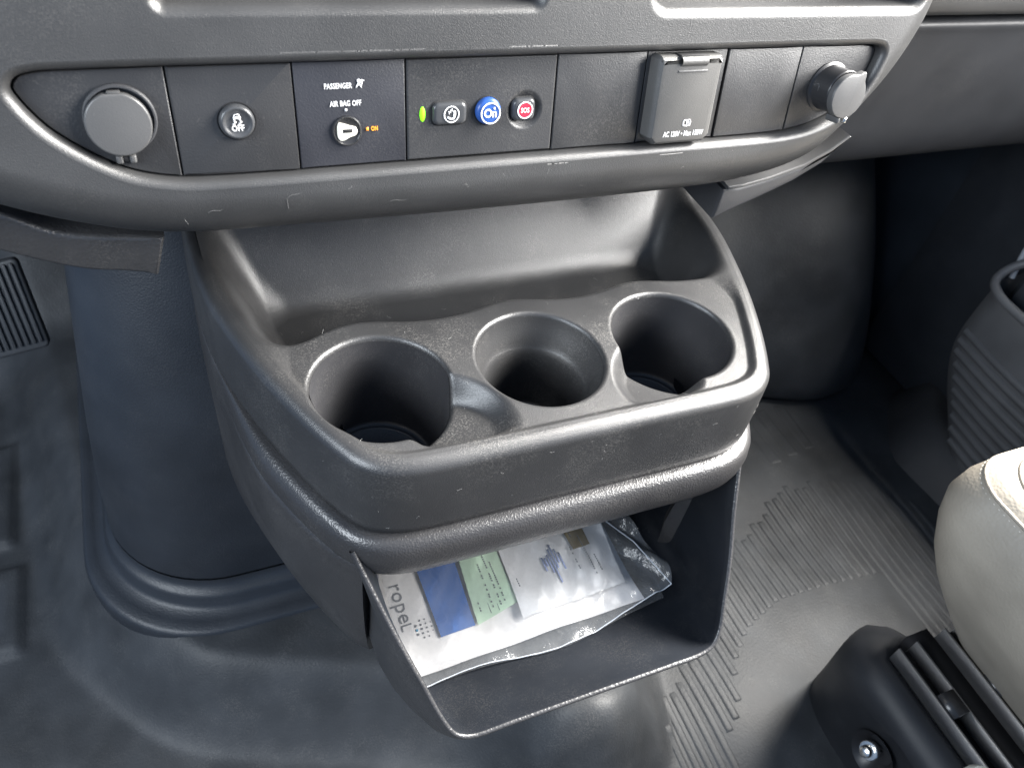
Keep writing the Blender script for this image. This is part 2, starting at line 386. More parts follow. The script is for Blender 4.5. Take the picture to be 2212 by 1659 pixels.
# ================================================================== DASHBOARD
dash = thing('dashboard', 'dark grey dashboard centre stack with a recessed row of switches and outlets', 'dashboard', (0, .45, .6))
REC = catmull([(-.15, .0142), (-.25, .0142), (-.2655, .0136), (-.2725, .0113), (-.2757, .0065), (-.2740, .0008), (-.2655, -.0126), (-.2523, -.0245), (-.2356, -.0352),
               (-.2233, -.0396), (-.208, -.0423), (-.18, -.0434), (-.09, -.0437), (.0, -.0438), (.09, -.0438), (.165, -.0436), (.1852, -.0426), (.205, -.0395), (.2238, -.0322),
               (.2375, -.0215), (.2450, -.0100), (.2490, .0020), (.2500, .0080), (.2483, .0116), (.2430, .0134), (.225, .0139), (.10, .0141), (0, .0142)], 4)
OUTL = catmull([(.33, .20), (.315, .10), (.305, .06), (.2995, .042), (.2955, .0246), (.2880, .0060), (.2765, -.014), (.2605, -.034), (.243, -.052), (.224, -.067), (.20, -.0760),
                (.16, -.0825), (.12, -.0845), (.05, -.085), (-.02, -.0848), (-.138, -.0828), (-.2218, -.0792), (-.2575, -.0710), (-.2954, -.0565), (-.335, -.034),
                (-.37, 0), (-.40, .06), (-.42, .2)], 4)
hx = .0008; gx = np.arange(-.40, .3301, hx); gs = np.arange(-.0880, .150, hx); X, S_ = np.meshgrid(gx, gs, indexing='ij')
so = sdf(X, S_, OUTL); inside = so < hx*1.01
# snap the outermost verts to the outline
gxx, gss = np.gradient(so, hx); over = (so > 0) & inside
Xs = np.where(over, X-so*gxx, X); Ss = np.where(over, S_-so*gss, S_)
sr = sdf(Xs, Ss, REC); D0 = .008
de = np.clip(-so, 0, None); wv = .030; t = np.clip(1-de/wv, 0, 1)
Dm = D0-.034*(1-np.sqrt(np.clip(1-t*t, 0, 1)))
EB = .0050
lev = EB-sr; hole = lev > hx*1.01; ov = (lev > 0) & ~hole
r1, r2 = np.gradient(sr, hx); Xs = np.where(ov, Xs+lev*r1, Xs); Ss = np.where(ov, Ss+lev*r2, Ss)
def box_rec(cx, cs, hx_, hs_, r, depth, wall, ease):
    global Dm
    qx = np.abs(Xs-cx)-hx_+r; qs = np.abs(Ss-cs)-hs_+r
    q = np.hypot(np.maximum(qx, 0), np.maximum(qs, 0))+np.minimum(np.maximum(qx, qs), 0)-r
    e = np.clip(q/ease, 0, 1); Dm = np.where(q > 0, Dm-.0035*(1-e)**2, Dm-.0035-depth*ss(-q/wall))
box_rec(-.1095, .1065, .0975, .066, .004, .016, .004, .0045)
box_rec(.1665, .0950, .1055, .0575, .010, .040, .006, .0055)
P = PAN(Xs, Ss, Dm)
fas = grid('fascia', P, 'fascia', dash, keep=inside & ~hole)
area2 = sum(a[0]*b[1]-b[0]*a[1] for a, b in zip(REC, np.roll(REC, -1, 0)))
RC = REC if area2 > 0 else REC[::-1]
RN = normals2(RC); rows = [PAN(*(RC+RN*(EB+.0016)).T, D0-.0005)]
for k in range(9):
    a = math.pi/2*k/8; rows.append(PAN(*(RC+RN*EB*(1-math.sin(a))).T, D0-.0048*(1-math.cos(a))))
rows.append(PAN(*(RC-RN*.0002).T, -.001)); rows.append(PAN(*(RC-RN*.0004).T, -.0046))
grid('recess_edge', np.array(rows), 'fascia', dash, cv=True)
cc = RC.mean(0); q = [RC*(1-t)+np.array((RC[:, 0], np.full(len(RC), -.015))).T*t for t in (0, .98)]
grid('recess_floor', np.array([PAN(*p.T, -.0044) for p in q]), 'black', dash, cv=True)
slab('radio_face', rrect(-.1095, .105, .094, .0627, .003), -.02, -.004, 'module', dash, PAN, .001)
# the eight modules of the switch row
RC = RC-RN*.0012
def clip_x(poly, x0, x1):
    for lim, sgn in ((x0, 1), (x1, -1)):
        out = []
        for a, b in zip(poly, np.roll(poly, -1, 0)):
            ia = sgn*(a[0]-lim) >= 0; ib = sgn*(b[0]-lim) >= 0
            if ia: out.append(tuple(a))
            if ia != ib: t = (lim-a[0])/(b[0]-a[0]); out.append((lim, a[1]+t*(b[1]-a[1])))
        poly = np.array(out)
    keep = [i for i in range(len(poly)) if np.linalg.norm(poly[i]-poly[i-1]) > 2e-4]
    return poly[keep]
SPL = [-.30, -.2089, -.148, -.0873, .0046, .0655, .1255, .185, .30]; gap = .00045
MODS = []
def plate(name, pl, dtop):
    """a module whose face carries a shallow moulded dish round the help button"""
    P = np.array(pl); x0, x1 = P[:, 0].min(), P[:, 0].max(); s0, s1 = P[:, 1].min()+.0003, P[:, 1].max()-.0001
    gx = np.r_[x0, x0, np.arange(x0+.0003, x1-.0002, .0005), x1, x1]; gs = np.r_[s0, s0, np.arange(s0+.0003, s1-.0002, .0005), s1, s1]
    A, B = np.meshgrid(gx, gs, indexing='ij'); e = np.minimum(np.minimum(A-x0, x1-A), np.minimum(B-s0, s1-B)); t = np.clip(1-e/.0007, 0, 1)
    D = dtop-.0007*(1-np.sqrt(1-t*t)); r = np.hypot(A-DISH[0], B-DISH[1]); D = D-.0026*ss((.0118-r)/.0050)
    for k in (0, -1): D[k, :] = -.004; D[:, k] = -.004
    return grid(name, PAN(A, B, D), 'module', dash)
names = ['power_outlet_module', 'traction_module', 'airbag_module', 'assist_module', 'blank_module', 'mains_outlet_module', 'blank_module', 'power_outlet_module']
mlab = ['left end module with a closed round outlet cap', 'module with the round OFF button', 'darker module with the airbag key switch', 'module with the blue and red help buttons',
        'plain blank module', 'module with the hinged mains outlet cover', 'plain blank module', 'right end module with an open round socket']
DISH = (-.0148, -.0175)
for i in range(8):
    pl = clip_x(RC, SPL[i]+gap, SPL[i+1]-gap)
    dtop = [.0004, .0002, -.0003, .0003, .0002, -.0006, .0004, .0002][i]
    m = slab(names[i], pl, -.004, dtop, 'module_dark' if i == 2 else 'module', dash, PAN, .0007, sharp=40, n=3) if i != 3 else plate(names[i], pl, dtop); m['label'] = mlab[i]; MODS.append(m)
# --- left outlet cap
m0 = MODS[0]; c = (-.2337, -.0118)
lathe('cap_seat', [(.0166, .0005), (.0166, .0030), (.0160, .0038), (.0152, .0038), (.0150, .002)], (c[0]+.0012, c[1]+.0018), 'trim', m0)
pts = []
for k in range(64):
    a = 2*math.pi*k/64; y = .0153*math.sin(a); pts.append((c[0]+.0150*math.cos(a), c[1]+min(y, .0146)))
slab('outlet_cap', pts, .001, .0066, 'cap', m0, PAN, .0010, n=4)
slab('cap_notch', rrect(c[0]+.0005, c[1]+.0150, .0030, .0006, .0003, 2), .001, .0058, 'cap', m0)
for dx in (-.0031, .0031): slab('hinge_knuckle', rrect(-.2338+dx, -.0300, .0016, .0021, .0010, 4), 0, .0034, 'cap', m0, PAN, .0011, n=3)
slab('hinge_pin', rrect(-.2338, -.0300, .0016, .0013, .0004, 2), 0, .0022, 'black', m0)
# --- traction button
m1 = MODS[1]; c = (-.1784, -.0147)
lathe('button_collar', [(.0098, .0002), (.0098, .0007), (.0094, .0007), (.0090, -.0008), (.0, -.0008)], c, 'black', m1)
lathe('button', [(.0090, 0), (.0089, .0022), (.0084, .0036), (.0077, .0043), (.0070, .0043), (.0062, .0036), (.0048, .0033), (.0025, .0032), (.00001, .0032)], c, 'btn', m1, sharp=60)
bx, bs = c[0]-.0001, c[1]+.0006; k = .0009
car = stroke([(bx-1.6*k, bs+3.0*k), (bx-1.2*k, bs+4.1*k), (bx+1.2*k, bs+4.1*k), (bx+1.6*k, bs+3.0*k)], .45*k)
car += [[(bx-2.1*k, bs+1.6*k), (bx+2.1*k, bs+1.6*k), (bx+2.0*k, bs+2.9*k), (bx-2.0*k, bs+2.9*k)]]
car += [[(bx-2.0*k, bs+.9*k), (bx-1.1*k, bs+.9*k), (bx-1.1*k, bs+1.7*k), (bx-2.0*k, bs+1.7*k)], [(bx+1.1*k, bs+.9*k), (bx+2.0*k, bs+.9*k), (bx+2.0*k, bs+1.7*k), (bx+1.1*k, bs+1.7*k)]]
for sx in (-1.6, 1.6): car += stroke([(bx+(sx-.1)*k, bs+.5*k), (bx+(sx+1.0)*k, bs-.1*k), (bx+(sx-1.0)*k, bs-1.2*k), (bx+(sx+.2)*k, bs-1.9*k)], .45*k)
icon('icon', car, .0042, 'white', m1)
text('lettering', 'OFF', bx, bs-3.6*k, .0044, .0042, 'white', m1, sx=.82, bold=.00008)
# --- passenger airbag module
m2 = MODS[2]
text('lettering', 'PASSENGER', -.1247, .0004, .0002, .0040, 'white', m2, sx=.68, bold=.00006)
text('lettering', 'AIR BAG OFF', -.1211, -.0088, .0002, .0040, 'white', m2, sx=.70, bold=.00006)
ix, iy = -.1130, .0014; k = .00095
def disc(cx, cy, r, n=14, rx=None): 
    rx = rx or r
    return [[(cx, cy), (cx+rx*math.cos(2*math.pi*i/n), cy+r*math.sin(2*math.pi*i/n)), (cx+rx*math.cos(2*math.pi*(i+.5)/n), cy+r*math.sin(2*math.pi*(i+.5)/n)),
             (cx+rx*math.cos(2*math.pi*(i+1)/n), cy+r*math.sin(2*math.pi*(i+1)/n))] for i in range(n)]
def ring(cx, cy, r0, r1, n=28, sx=1, sy=1):
    f = lambda r, i: (cx+sx*r*math.cos(2*math.pi*i/n), cy+sy*r*math.sin(2*math.pi*i/n)); return [[f(r0, i), f(r1, i), f(r1, i+1), f(r0, i+1)] for i in range(n)]
ps = disc(ix-.5*k, iy+1.5*k, 1.0*k)+disc(ix+1.3*k, iy+1.4*k, .8*k)+stroke([(ix-.6*k, iy+.2*k), (ix-.9*k, iy-.9*k)], 1.0*k)
ps += stroke([(ix-.9*k, iy-.7*k), (ix+.4*k, iy-.9*k), (ix+.9*k, iy-2.2*k)], .6*k)+stroke([(ix-1.3*k, iy-.6*k), (ix-2.0*k, iy-2.2*k)], .6*k)+stroke([(ix-.2*k, iy+.2*k), (ix+1.3*k, iy+.3*k), (ix+1.0*k, iy-1.2*k)], .55*k)+stroke([(ix+1.6*k, iy+1.2*k), (ix+2.6*k, iy+1.6*k)], .4*k)
icon('icon', ps, .0003, 'white', m2)
icon('marker', [[(-.1218, -.0128), (-.1206, -.0128), (-.1206, -.0114), (-.1218, -.0114)]], .0003, 'white', m2)
c = (-.1213, -.0233)
lathe('key_switch', [(.0082, -.0002), (.0081, .0012), (.0076, .0014), (.0073, .0008), (.0070, .0006), (.00001, .0006)], c, 'gloss', m2)
blob = catmull([(-.0053, .0030), (-.0046, .0046), (-.0028, .0044), (.0012, .0030), (.0046, .0020), (.0056, .0000), (.0046, -.0022), (.0012, -.0034), (-.0022, -.0050), (-.0042, -.0048), (-.0053, -.0030), (-.0055, 0)][::-1], 4)
blob = np.array(blob)+np.array(c); slab('key_face', blob, .0004, .0016, 'cream', m2, PAN, .0004)
slab('key_slot', rrect(c[0]+.0001, c[1]+.0002, .0027, .0010, .0002, 2), .001, .00175, 'black', m2, PAN, .0001)
icon('marker', [[(-.1105, -.0239), (-.1092, -.0239), (-.1092, -.0222), (-.1105, -.0222)]], .0003, 'orange', m2)
text('lettering', 'ON', -.1058, -.0231, .0002, .0034, 'orange', m2, sx=.70, bold=.00006)
# --- assist module
m3 = MODS[3]
lathe('status_light', [(1, 0), (.95, .0006), (.6, .0010), (.0001, .0011)], (-.0780, -.0167), 'green', m3, sx=.0017, sy=.0043, seg=24)
slab('button_recess', rrect(-.0623, -.0167, .0110, .0072, .0042), .0001, .0006, 'black', m3)
def pillow(name, poly, d0, d1, inset, mat, parent, n=5, dish=0):
    P = np.array(poly); nn = normals2(P); cc = P.mean(0); rows = [PAN(P[:, 0], P[:, 1], d0)]
    for k in range(n+1):
        a = math.pi/2*k/n; q = P-nn*inset*(1-math.cos(a)); rows.append(PAN(q[:, 0], q[:, 1], d0+(d1-d0)*(.4+.6*math.sin(a))))
    q0 = P-nn*inset
    for t in (.25, .5, .75, .98): q = q0*(1-t)+cc*t; rows.append(PAN(q[:, 0], q[:, 1], d1-dish*t*(2-t)))
    return grid(name, np.array(rows).transpose(1, 0, 2), mat, parent, cu=True, sharp=60)
pillow('button', rrect(-.0623, -.0167, .0101, .0063, .0036), .0002, .0032, .0022, 'btn', m3)
cx, cy = -.0617, -.0169
ic = ring(cx, cy, .0041, .0047)
ic += disc(cx+.0018, cy+.0014, .0008)+stroke([(cx+.0019, cy+.0003), (cx+.0014, cy-.0022)], .0013)+stroke([(cx+.0016, cy-.0022), (cx-.0004, cy-.0026), (cx-.0022, cy-.0016)], .0011)
for j in range(3): ic += stroke([(cx-.0016+.0009*j, cy+.0018+.0007*j), (cx-.0014+.0009*j, cy+.0002+.0007*j)], .0004)
icon('icon', ic, .0036, 'white', m3)
c = (-.0386, -.0166)
lathe('button_recess', [(.0085, .0001), (.0085, .0007), (.0081, .0008), (.0078, -.0002), (.0001, -.0002)], c, 'black', m3)
lathe('button', [(.0078, 0), (.0077, .0022), (.0072, .0033), (.0064, .0038), (.004, .0040), (.00001, .0040)], c, 'blue', m3, sharp=60)
icon('icon', ring(c[0]+.0006, c[1]-.0008, .0054, .0062, 36)+disc(c[0]+.0029, c[1]+.0020, .0007, 6), .0044, 'white', m3)
text('lettering', 'On', c[0]+.0005, c[1]-.0009, .0043, .0068, 'white', m3, sx=.92, bold=.00018, space=.9)
c = (-.0156, -.0171)
mod3 = MODS[3]
slab('button_recess', rrect(c[0], c[1], .0079, .0072, .0038), -.003, -.0013, 'black', m3, PAN, .0003)
pillow('button', rrect(c[0]-.0002, c[1]+.0001, .0072, .0065, .0036), -.0016, .0026, .0020, 'btn', m3)
lathe('button_disc', [(.0045, .0022), (.0045, .0029), (.00001, .0029)], (c[0], c[1]), 'red', m3)
icon('icon', ring(c[0], c[1], .0043, .0050, 32), .0031, 'white', m3)
text('lettering', 'SOS', c[0], c[1]-.0001, .0031, .0040, 'white', m3, sx=.78, bold=.00005, space=.95)
# --- mains outlet cover
m5 = MODS[5]
co = [(.0735, -.0420), (.1100, -.0420), (.1150, -.0370), (.1150, .0105), (.1135, .0120), (.0705, .0120), (.0685, .0100), (.0685, -.0370)]
co = np.array(co)
slab('outlet_cover', co, -.001, .0115, 'cover_ac', m5, PAN, .0045, sharp=30, n=3)
slab('hinge_pocket', rrect(.0925, .0082, .0104, .0046, .0006, 3), .004, .01135, 'black', m5, PAN, .0003)
tube('hinge', [PAN(.0830+.0019*k, .0090, .0102) for k in range(11)], .0031, 'cover_ac', m5, 14)
slab('hinge_rim', rrect(.0925, .0034, .0108, .0006, .0003, 2), .008, .0121, 'cap', m5, PAN, .0003)
lathe('pin_hole', [(.0012, .0045), (.0012, .0102), (.0001, .0102)], (.0708, .0092), 'black', m5, seg=12)
bx, by = .0946, -.0285; k = .001
bk = stroke([(bx-2.6*k, by-1.6*k), (bx-2.6*k, by+1.3*k), (bx-2.0*k, by+2.0*k), (bx-.5*k, by+2.0*k), (bx, by+1.5*k), (bx, by-1.3*k)], .55*k)+stroke([(bx+2.6*k, by-1.6*k), (bx+2.6*k, by+1.3*k), (bx+2.0*k, by+2.0*k), (bx+.5*k, by+2.0*k), (bx, by+1.5*k)], .55*k)
bk += stroke([(bx-2.6*k, by-1.6*k), (bx-.6*k, by-1.6*k), (bx, by-2.0*k), (bx+.6*k, by-1.6*k), (bx+2.6*k, by-1.6*k)], .55*k)+stroke([(bx+1.2*k, by+1.0*k), (bx+1.2*k, by-.9*k)], .4*k)
icon('icon', bk, .0118, 'white', m5)
text('lettering', 'AC 120V • Max 150W', .0933, -.0351, .0117, .0047, 'white', m5, sx=.66, bold=.00007)
# --- right socket with its cap swung out
m7 = MODS[7]; c = (.2148, -.0140)
lathe('socket_barrel', [(.0168, .0003), (.0168, .0012), (.0150, .0020), (.0146, .006), (.0146, .0165), (.0140, .0172), (.0135, .0172), (.0132, .0160), (.0001, .0160)], c, 'gloss', m7, seg=64)
KF = Frame(PAN(c[0]-.001, c[1]-.001, .0185), *( (lambda n_, u_: (np.cross(u_, n_), u_, n_))( *(lambda n0: (n0/np.linalg.norm(n0), None))(np.array(PAN.en)) ) if False else (PAN.ex, PAN.ey, PAN.en)))
pts = []
for k in range(72):
    a = 2*math.pi*k/72; r = .0142+.0042*math.exp(-((a-math.radians(58))/.20)**2); pts.append((r*math.cos(a), r*math.sin(a)))
slab('socket_cap', pts, 0, .0046, 'cap', m7, KF, .0009, n=3)
icon('icon', stroke([(-.0035, .0), (-.0035, .004), (.0005, .004), (.0005, .0)], .0006), .0, 'cap', m7, Frame(PAN(c[0]-.01465, c[1], .007), PAN.en, PAN.ey, -PAN.ex))
for dx in (-.0030, .0028): slab('hinge_knuckle', rrect(c[0]+dx+.001, c[1]-.0172, .0016, .0021, .0010, 4), .010, .0215, 'bolt' if dx > 0 else 'cap', m7, PAN, .0011, n=3)

# --- lower trims, glove box and upper dash
def strip_prism(name, poly_xz, y0, y1, mat, bev=.004):
    fr = Frame((0, y0, 0), (1, 0, 0), (0, 0, 1), (0, -1, 0))
    return slab(name, poly_xz, -(y1-y0), 0, mat, dash, fr, bev, sharp=50, n=4)
lt = catmull([(-.45, .640), (-.36, .622), (-.302, .584), (-.279, .5685), (-.262, .5635), (-.240, .5600)], 4, False)
lb = catmull([(-.232, .531), (-.250, .536), (-.271, .541), (-.309, .560), (-.36, .595), (-.45, .60)], 4, False)
strip_prism('knee_trim', np.concatenate([lt[:-1], [(-.2330, .5590), (-.2245, .5570), (-.2320, .5310)], lb[2:]])[::-1], .412, .50, 'bin', .003)
rt = np.array([(.172, .5485), (.187, .5495), (.210, .5535), (.240, .5620), (.262, .5740), (.272, .5840), (.274, .578), (.262, .563), (.240, .549), (.215, .538), (.19, .528), (.172, .522)])
strip_prism('knee_trim', rt[::-1], .412, .50, 'trim', .004)
strip_prism('trim_highlight', np.array([(.174, .5500), (.188, .5508), (.211, .5550), (.241, .5635), (.2625, .5752), (.2755, .5870), (.2735, .5885), (.260, .5775), (.240, .5665), (.211, .5582), (.188, .5540), (.174, .5530)]), .409, .43, 'cap', .0012)  # paler strip standing in for the highlight along the trim's top edge
prof = [(1.05, .33), (.75, .42), (.62, .455), (.54, .480), (.508, .498), (.492, .525), (.482, .565), (.475, .605), (.4715, .636), (.470, .645), (.474, .6485), (.482, .650), (.52, .65)]
grid('glove_box_door', [[(x, y, z) for y, z in catmull(prof, 4, False)] for x in np.linspace(.22, .96, 6)], 'glove', dash)
prof = [(.52, .655), (.470, .655), (.462, .657), (.458, .662), (.458, .70), (.46, .80), (.48, .9)]
grid('upper_dash', [[(x, y, z) for y, z in catmull(prof, 4, False)] for x in np.linspace(.20, .96, 6)], 'fascia', dash)
grid('dash_underside', [[(-.6, .43, .62), (.22, .50, .60), (.97, .62, .58)], [(-.6, 1.1, .60), (.22, 1.1, .60), (.97, 1.1, .58)]], 'dark', dash)
grid('dash_top_blocker', [[(-.9, .44, .80), (-.9, .52, .95), (-.9, 1.1, 1.0)], [(.97, .44, .80), (.97, .52, .95), (.97, 1.1, 1.0)]], 'fascia', dash)  # unseen upper dash of invented shape, added to block light from above

# ================================================================== CUP HOLDER CONSOLE
con = thing('cup_holder_console', 'dark grey moulded console with three cup holders and an open bin below', 'console', (0, .36, .26))
half = [(0, .2575), (.06, .2575), (.098, .2577), (.120, .2593), (.1360, .2643), (.1475, .2735), (.1555, .2860), (.1632, .3005), (.1722, .3200), (.1855, .353), (.1985, .393), (.2080, .43), (.2128, .465), (.2150, .50), (.2155, .535)]
RIM = catmull([(-x, y) for x, y in half[::-1]]+half[1:], 6, False)            # left back -> front -> right back
RIMC = np.concatenate([RIM, [(.15, .5352), (0, .5352), (-.15, .5352)]])
ZP, ZR, ZB = .4885, .4925, .443
CUPS = [(-.1165, .3300, .0455), (-.0060, .3305, .0450), (.0985, .3300, .0452)]
SC = [(0, -.0800, .2970, .046, .0300, math.radians(-43)), (2, .0680, .2965, .042, .0290, math.radians(-127))]
def tray_base(x, y, sd=None):
    if sd is None: sd = sdf(np.atleast_1d(x).astype(float), np.atleast_1d(y).astype(float), RIMC)
    de = -sd
    ye = .3795+.0*x
    for cx, cy, r in CUPS: ye = ye+.0085*np.exp(-((x-cx)/.030)**2)
    ye = ye-.004*ss((-.13-x)/.03)
    F = ZP+(ZB-ZP)*ss((y-ye)/.030)**1.1
    ws = .0055+.030*ss((y-.345)/.07); t = (de-.0115)/ws
    z = ZR+(F-ZR)*ss(t)
    zb = ZB+1.45*(y-.4635); kk = .013+.030*ss((.062-de)/.03)*ss((y-.40)/.05); z = smax(z, np.minimum(zb, .62), kk)
    return z
def scoop(x, y):
    d = np.zeros_like(x)
    for (i, sx, sy, a, b, th) in SC:
        p = (x-sx)*math.cos(th)+(y-sy)*math.sin(th); q = -(x-sx)*math.sin(th)+(y-sy)*math.cos(th)
        e = np.sqrt((p/a)**2+(q/(b*1.15))**2); front = ss((y-.2725)/.008)
        d = np.maximum(d, ss((1.0-e)/.45)*front*(.0055+.0160*np.clip(.60-.60*p/a, 0, 1.2)))
    return d
def tray_z(x, y, sd=None): return tray_base(x, y, sd)-scoop(x, y)
h = .0006; gx = np.arange(-.2180, .2181, h); gy = np.arange(.2550, .5352, h); X, Y = np.meshgrid(gx, gy, indexing='ij')
sd = sdf(X, Y, RIMC); IN = .0085; lev = sd+IN; inside = (lev < h*1.01)
g1, g2 = np.gradient(sd, h); over = (lev > 0) & inside; X = np.where(over, X-lev*g1, X); Y = np.where(over, Y-lev*g2, Y); sd = np.where(over, -IN, sd)
inside &= (Y < .5345)
Zt = tray_z(X, Y, sd)
for (cx, cy, r) in CUPS:
    dx = X-cx; dy = Y-cy; q = np.hypot(dx, dy)-r
    snap = (q < -.0012) & (q > -.0012-h*1.2); sc_ = np.where(snap, (r-.0012)/np.maximum(q+r, 1e-6), 1)
    X = cx+dx*sc_; Y = cy+dy*sc_; q = np.hypot(X-cx, Y-cy)-r
    lipt = np.clip((.0022-q)/.0034, 0, 1); Zt = Zt-.0042*(1-np.sqrt(np.clip(1-lipt**2, 0, 1)))
    inside &= (q >= -.00125)
tray = grid('tray', np.stack([X, Y, Zt], -1), 'tray', con, keep=inside)
NR = -normals2(RIM, False)
if (NR[len(NR)//2][1] > 0): NR = -NR
def taper(y): return 1-.85*float(ss(np.array((y-.335)/.10)))
def rim_rows(spec): return np.array([[(p[0]+n[0]*(o*taper(p[1]) if o > .0015 else o), p[1]+n[1]*(o*taper(p[1]) if o > .0015 else o), z) for p, n in zip(RIM, NR)] for o, z in spec]).transpose(1, 0, 2)
sk = [(-.0085, ZR)]+[(-.0085+.0085*math.sin(a), ZR-.0085*(1-math.cos(a))) for a in np.linspace(0, math.pi/2, 9)[1:]]+[(.0004, .475), (.0010, .455), (.0012, .436), (.0005, .4295), (-.004, .4265), (-.015, .426)]
grid('rim_band', rim_rows(sk), 'tray', con)
ro = [(-.006, .4270), (.0030, .4272), (.0058, .4262), (.0085, .4235), (.0105, .4185), (.0115, .4115), (.0112, .4040), (.0095, .3965), (.0065, .3900), (.002, .3862), (-.006, .3848), (-.05, .3845)]
grid('padded_lip', rim_rows(ro), 'shell', con)
# side panels below the lip
for sgn in (-1, 1):
    idx = [i for i in range(len(RIM)) if RIM[i][0]*sgn > 0 and RIM[i][1] > .2665]
    if sgn > 0: pass
    rows = []
    for j, i in enumerate(idx):
        p, n = RIM[i], NR[i]; y = p[1]; row = []
        front = ss(np.array((y-.2665)/.012)); zb_ = .262+.10*(1-float(front))*0
        for o, z in [(-.010, .4030), (.0080, .4045), (.0110, .4010), (.0114, .394), (.0110, .376), (.0094, .348), (.0060, .312), (.0012, .278), (-.004, .256), (-.010, .2455), (-.018, .243), (-.022, .30), (-.018, .400)]:
            o = o*taper(y)+.0004 if o > .0015 else o; row.append((p[0]+n[0]*o, p[1]+n[1]*o, z))
        rows.append(row)
    rows = np.array(rows)
    end = rows[0] if sgn > 0 else rows[-1]; cap = np.repeat(end.mean(0)[None], len(end), 0)
    rows = np.concatenate([cap[None], rows]) if sgn > 0 else np.concatenate([rows, cap[None]])
    grid('side_panel', rows, 'shell', con, cv=True, sharp=50)
# wells
for i, (cx, cy, r) in enumerate(CUPS):
    n = 96; a = np.linspace(0, 2*math.pi, n, endpoint=False); rr = r-.0012
    zt = tray_z(cx+(r+.0008)*np.cos(a), cy+(r+.0008)*np.sin(a))-.0033
    if i == 1: prof = [(rr, None, 0), (rr-.0012, .480, 0), (rr-.0045, .4700, 0), (rr-.0066, .4635, 0), (rr-.0080, .4610, 0), (rr-.0092, .4570, 0), (rr-.0100, .44, 0), (rr-.0115, .4120, 0), (rr-.0125, .4085, 0), (rr-.016, .4075, 0), (.001, .4075, 0)]
    else: prof = [(rr, None, 0), (rr-.0002, .466, 0), (rr-.0014, .450, 0), (rr-.0030, .4300, 0), (rr-.0046, .4130, 0), (rr-.0055, .4090, 0), (rr-.0085, .4075, 0), (rr-.0095, .4080, 0), (rr-.0105, .4070, 0), (.001, .4070, 0)]
    rows = [np.c_[cx+q*np.cos(a), cy+q*np.sin(a), zt if z is None else np.full(n, z)] for q, z, _ in prof]
    # insert intermediate rows for even shading
    R2 = []
    for A, B in zip(rows[:-1], rows[1:]):
        for t in (0, .5): R2.append(A*(1-t)+B*t)
    R2.append(rows[-1])
    wl = grid('cup_well', np.array(R2).transpose(1, 0, 2), 'tray' if i == 1 else 'well', con, cu=True)
    wl['label'] = ['left cup well with a finger scoop', 'middle cup well with a stepped wall', 'right cup well with a finger scoop'][i]
# storage bin: U-shaped opening edge, cavity behind it
ue = catmull([(-.1500, .262, .417), (-.1465, .2545, .4060), (-.1320, .2250, .3655), (-.1180, .1995, .3310), (-.1085, .1830, .3080), (-.1020, .1755, .2980), (-.0930, .1722, .2935), (-.06, .1718, .2930),
              (0, .1718, .2930), (.07, .1718, .2930), (.0985, .1722, .2935), (.1090, .1745, .2965), (.1150, .1800, .3040), (.1200, .1920, .3205), (.1275, .2120, .3480), (.1335, .2350, .3795), (.1385, .2500, .4000), (.1420, .262, .417)], 5, False)
pn = np.cross([1, 0, 0], [0, -.08, -.11]); pn /= np.linalg.norm(pn)
if pn[1] > 0: pn = -pn
T = np.gradient(ue, axis=0); T /= np.linalg.norm(T, axis=1)[:, None]; OUTN = np.cross(T, pn)
if OUTN[len(OUTN)//2][2] > 0: OUTN = -OUTN
arc = np.r_[0, np.cumsum(np.linalg.norm(np.diff(ue, axis=0), axis=1))]; arc /= arc[-1]
def big_u(hw, zb, r, ztop=.417):
    """the boxy section of the bin behind its opening, as (x, z) by arc length"""
    pts = [(-hw, ztop), (-hw, zb+r)]+[(-hw+r-r*math.cos(a), zb+r-r*math.sin(a)) for a in np.linspace(0, math.pi/2, 8)[1:]]
    pts += [(-x, z) for x, z in pts[::-1]]; q = np.array(pts); l = np.r_[0, np.cumsum(np.linalg.norm(np.diff(q, axis=0), axis=1))]; l /= l[-1]
    return l, q
def at_u(U_, t): return np.array([np.interp(t, U_[0], U_[1][:, 0]), np.interp(t, U_[0], U_[1][:, 1])])
UI, UO = big_u(.1345, .268, .014), big_u(.1400, .250, .040)
zl = np.array([p[2] for p in ue]); rows = []
for p, o, al in zip(ue, OUTN, arc):
    row = []; back_y = .385; qi = at_u(UI, al); qo = at_u(UO, al)
    for t in (1, .75, .5, .35, .22, .12, .06, .025):           # inner wall / floor
        e = min(1, (t/.30))**.75; b = p-o*.0012
        row.append((b[0]*(1-e)+qi[0]*e, b[1]+(back_y-b[1])*t, b[2]*(1-e)+qi[1]*e))
    thick = .0042
    for k in range(7):
        a = math.pi*k/6; row.append(p+o*thick*(.5-.5*math.cos(a))+pn*.0022*math.sin(a)+np.array([0, .001, 0]))
    for t in (.012, .03, .06, .11, .18, .28, .45, .7, 1):
        e = 1-(1-min(1, t/.42))**2.4; b = p+o*(thick+.0050*min(1, t*14))
        row.append((b[0]*(1-e)+qo[0]*e, b[1]+(back_y-b[1])*t, b[2]*(1-e)+qo[1]*e))
    rows.append(row)
rows = np.array(rows); nin = 8
sb = grid('storage_bin', rows, 'bin', con, flip=False)
inner = rows[:, :nin+2]; 
me = sb.data; me.materials.append(M['bin_in_shaded'])
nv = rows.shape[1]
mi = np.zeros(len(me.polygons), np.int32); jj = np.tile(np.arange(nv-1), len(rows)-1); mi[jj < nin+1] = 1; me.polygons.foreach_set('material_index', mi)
bk = rows[:, 0]; V = list(bk)+[(p[0], p[1], .45) for p in bk]; n = len(bk)
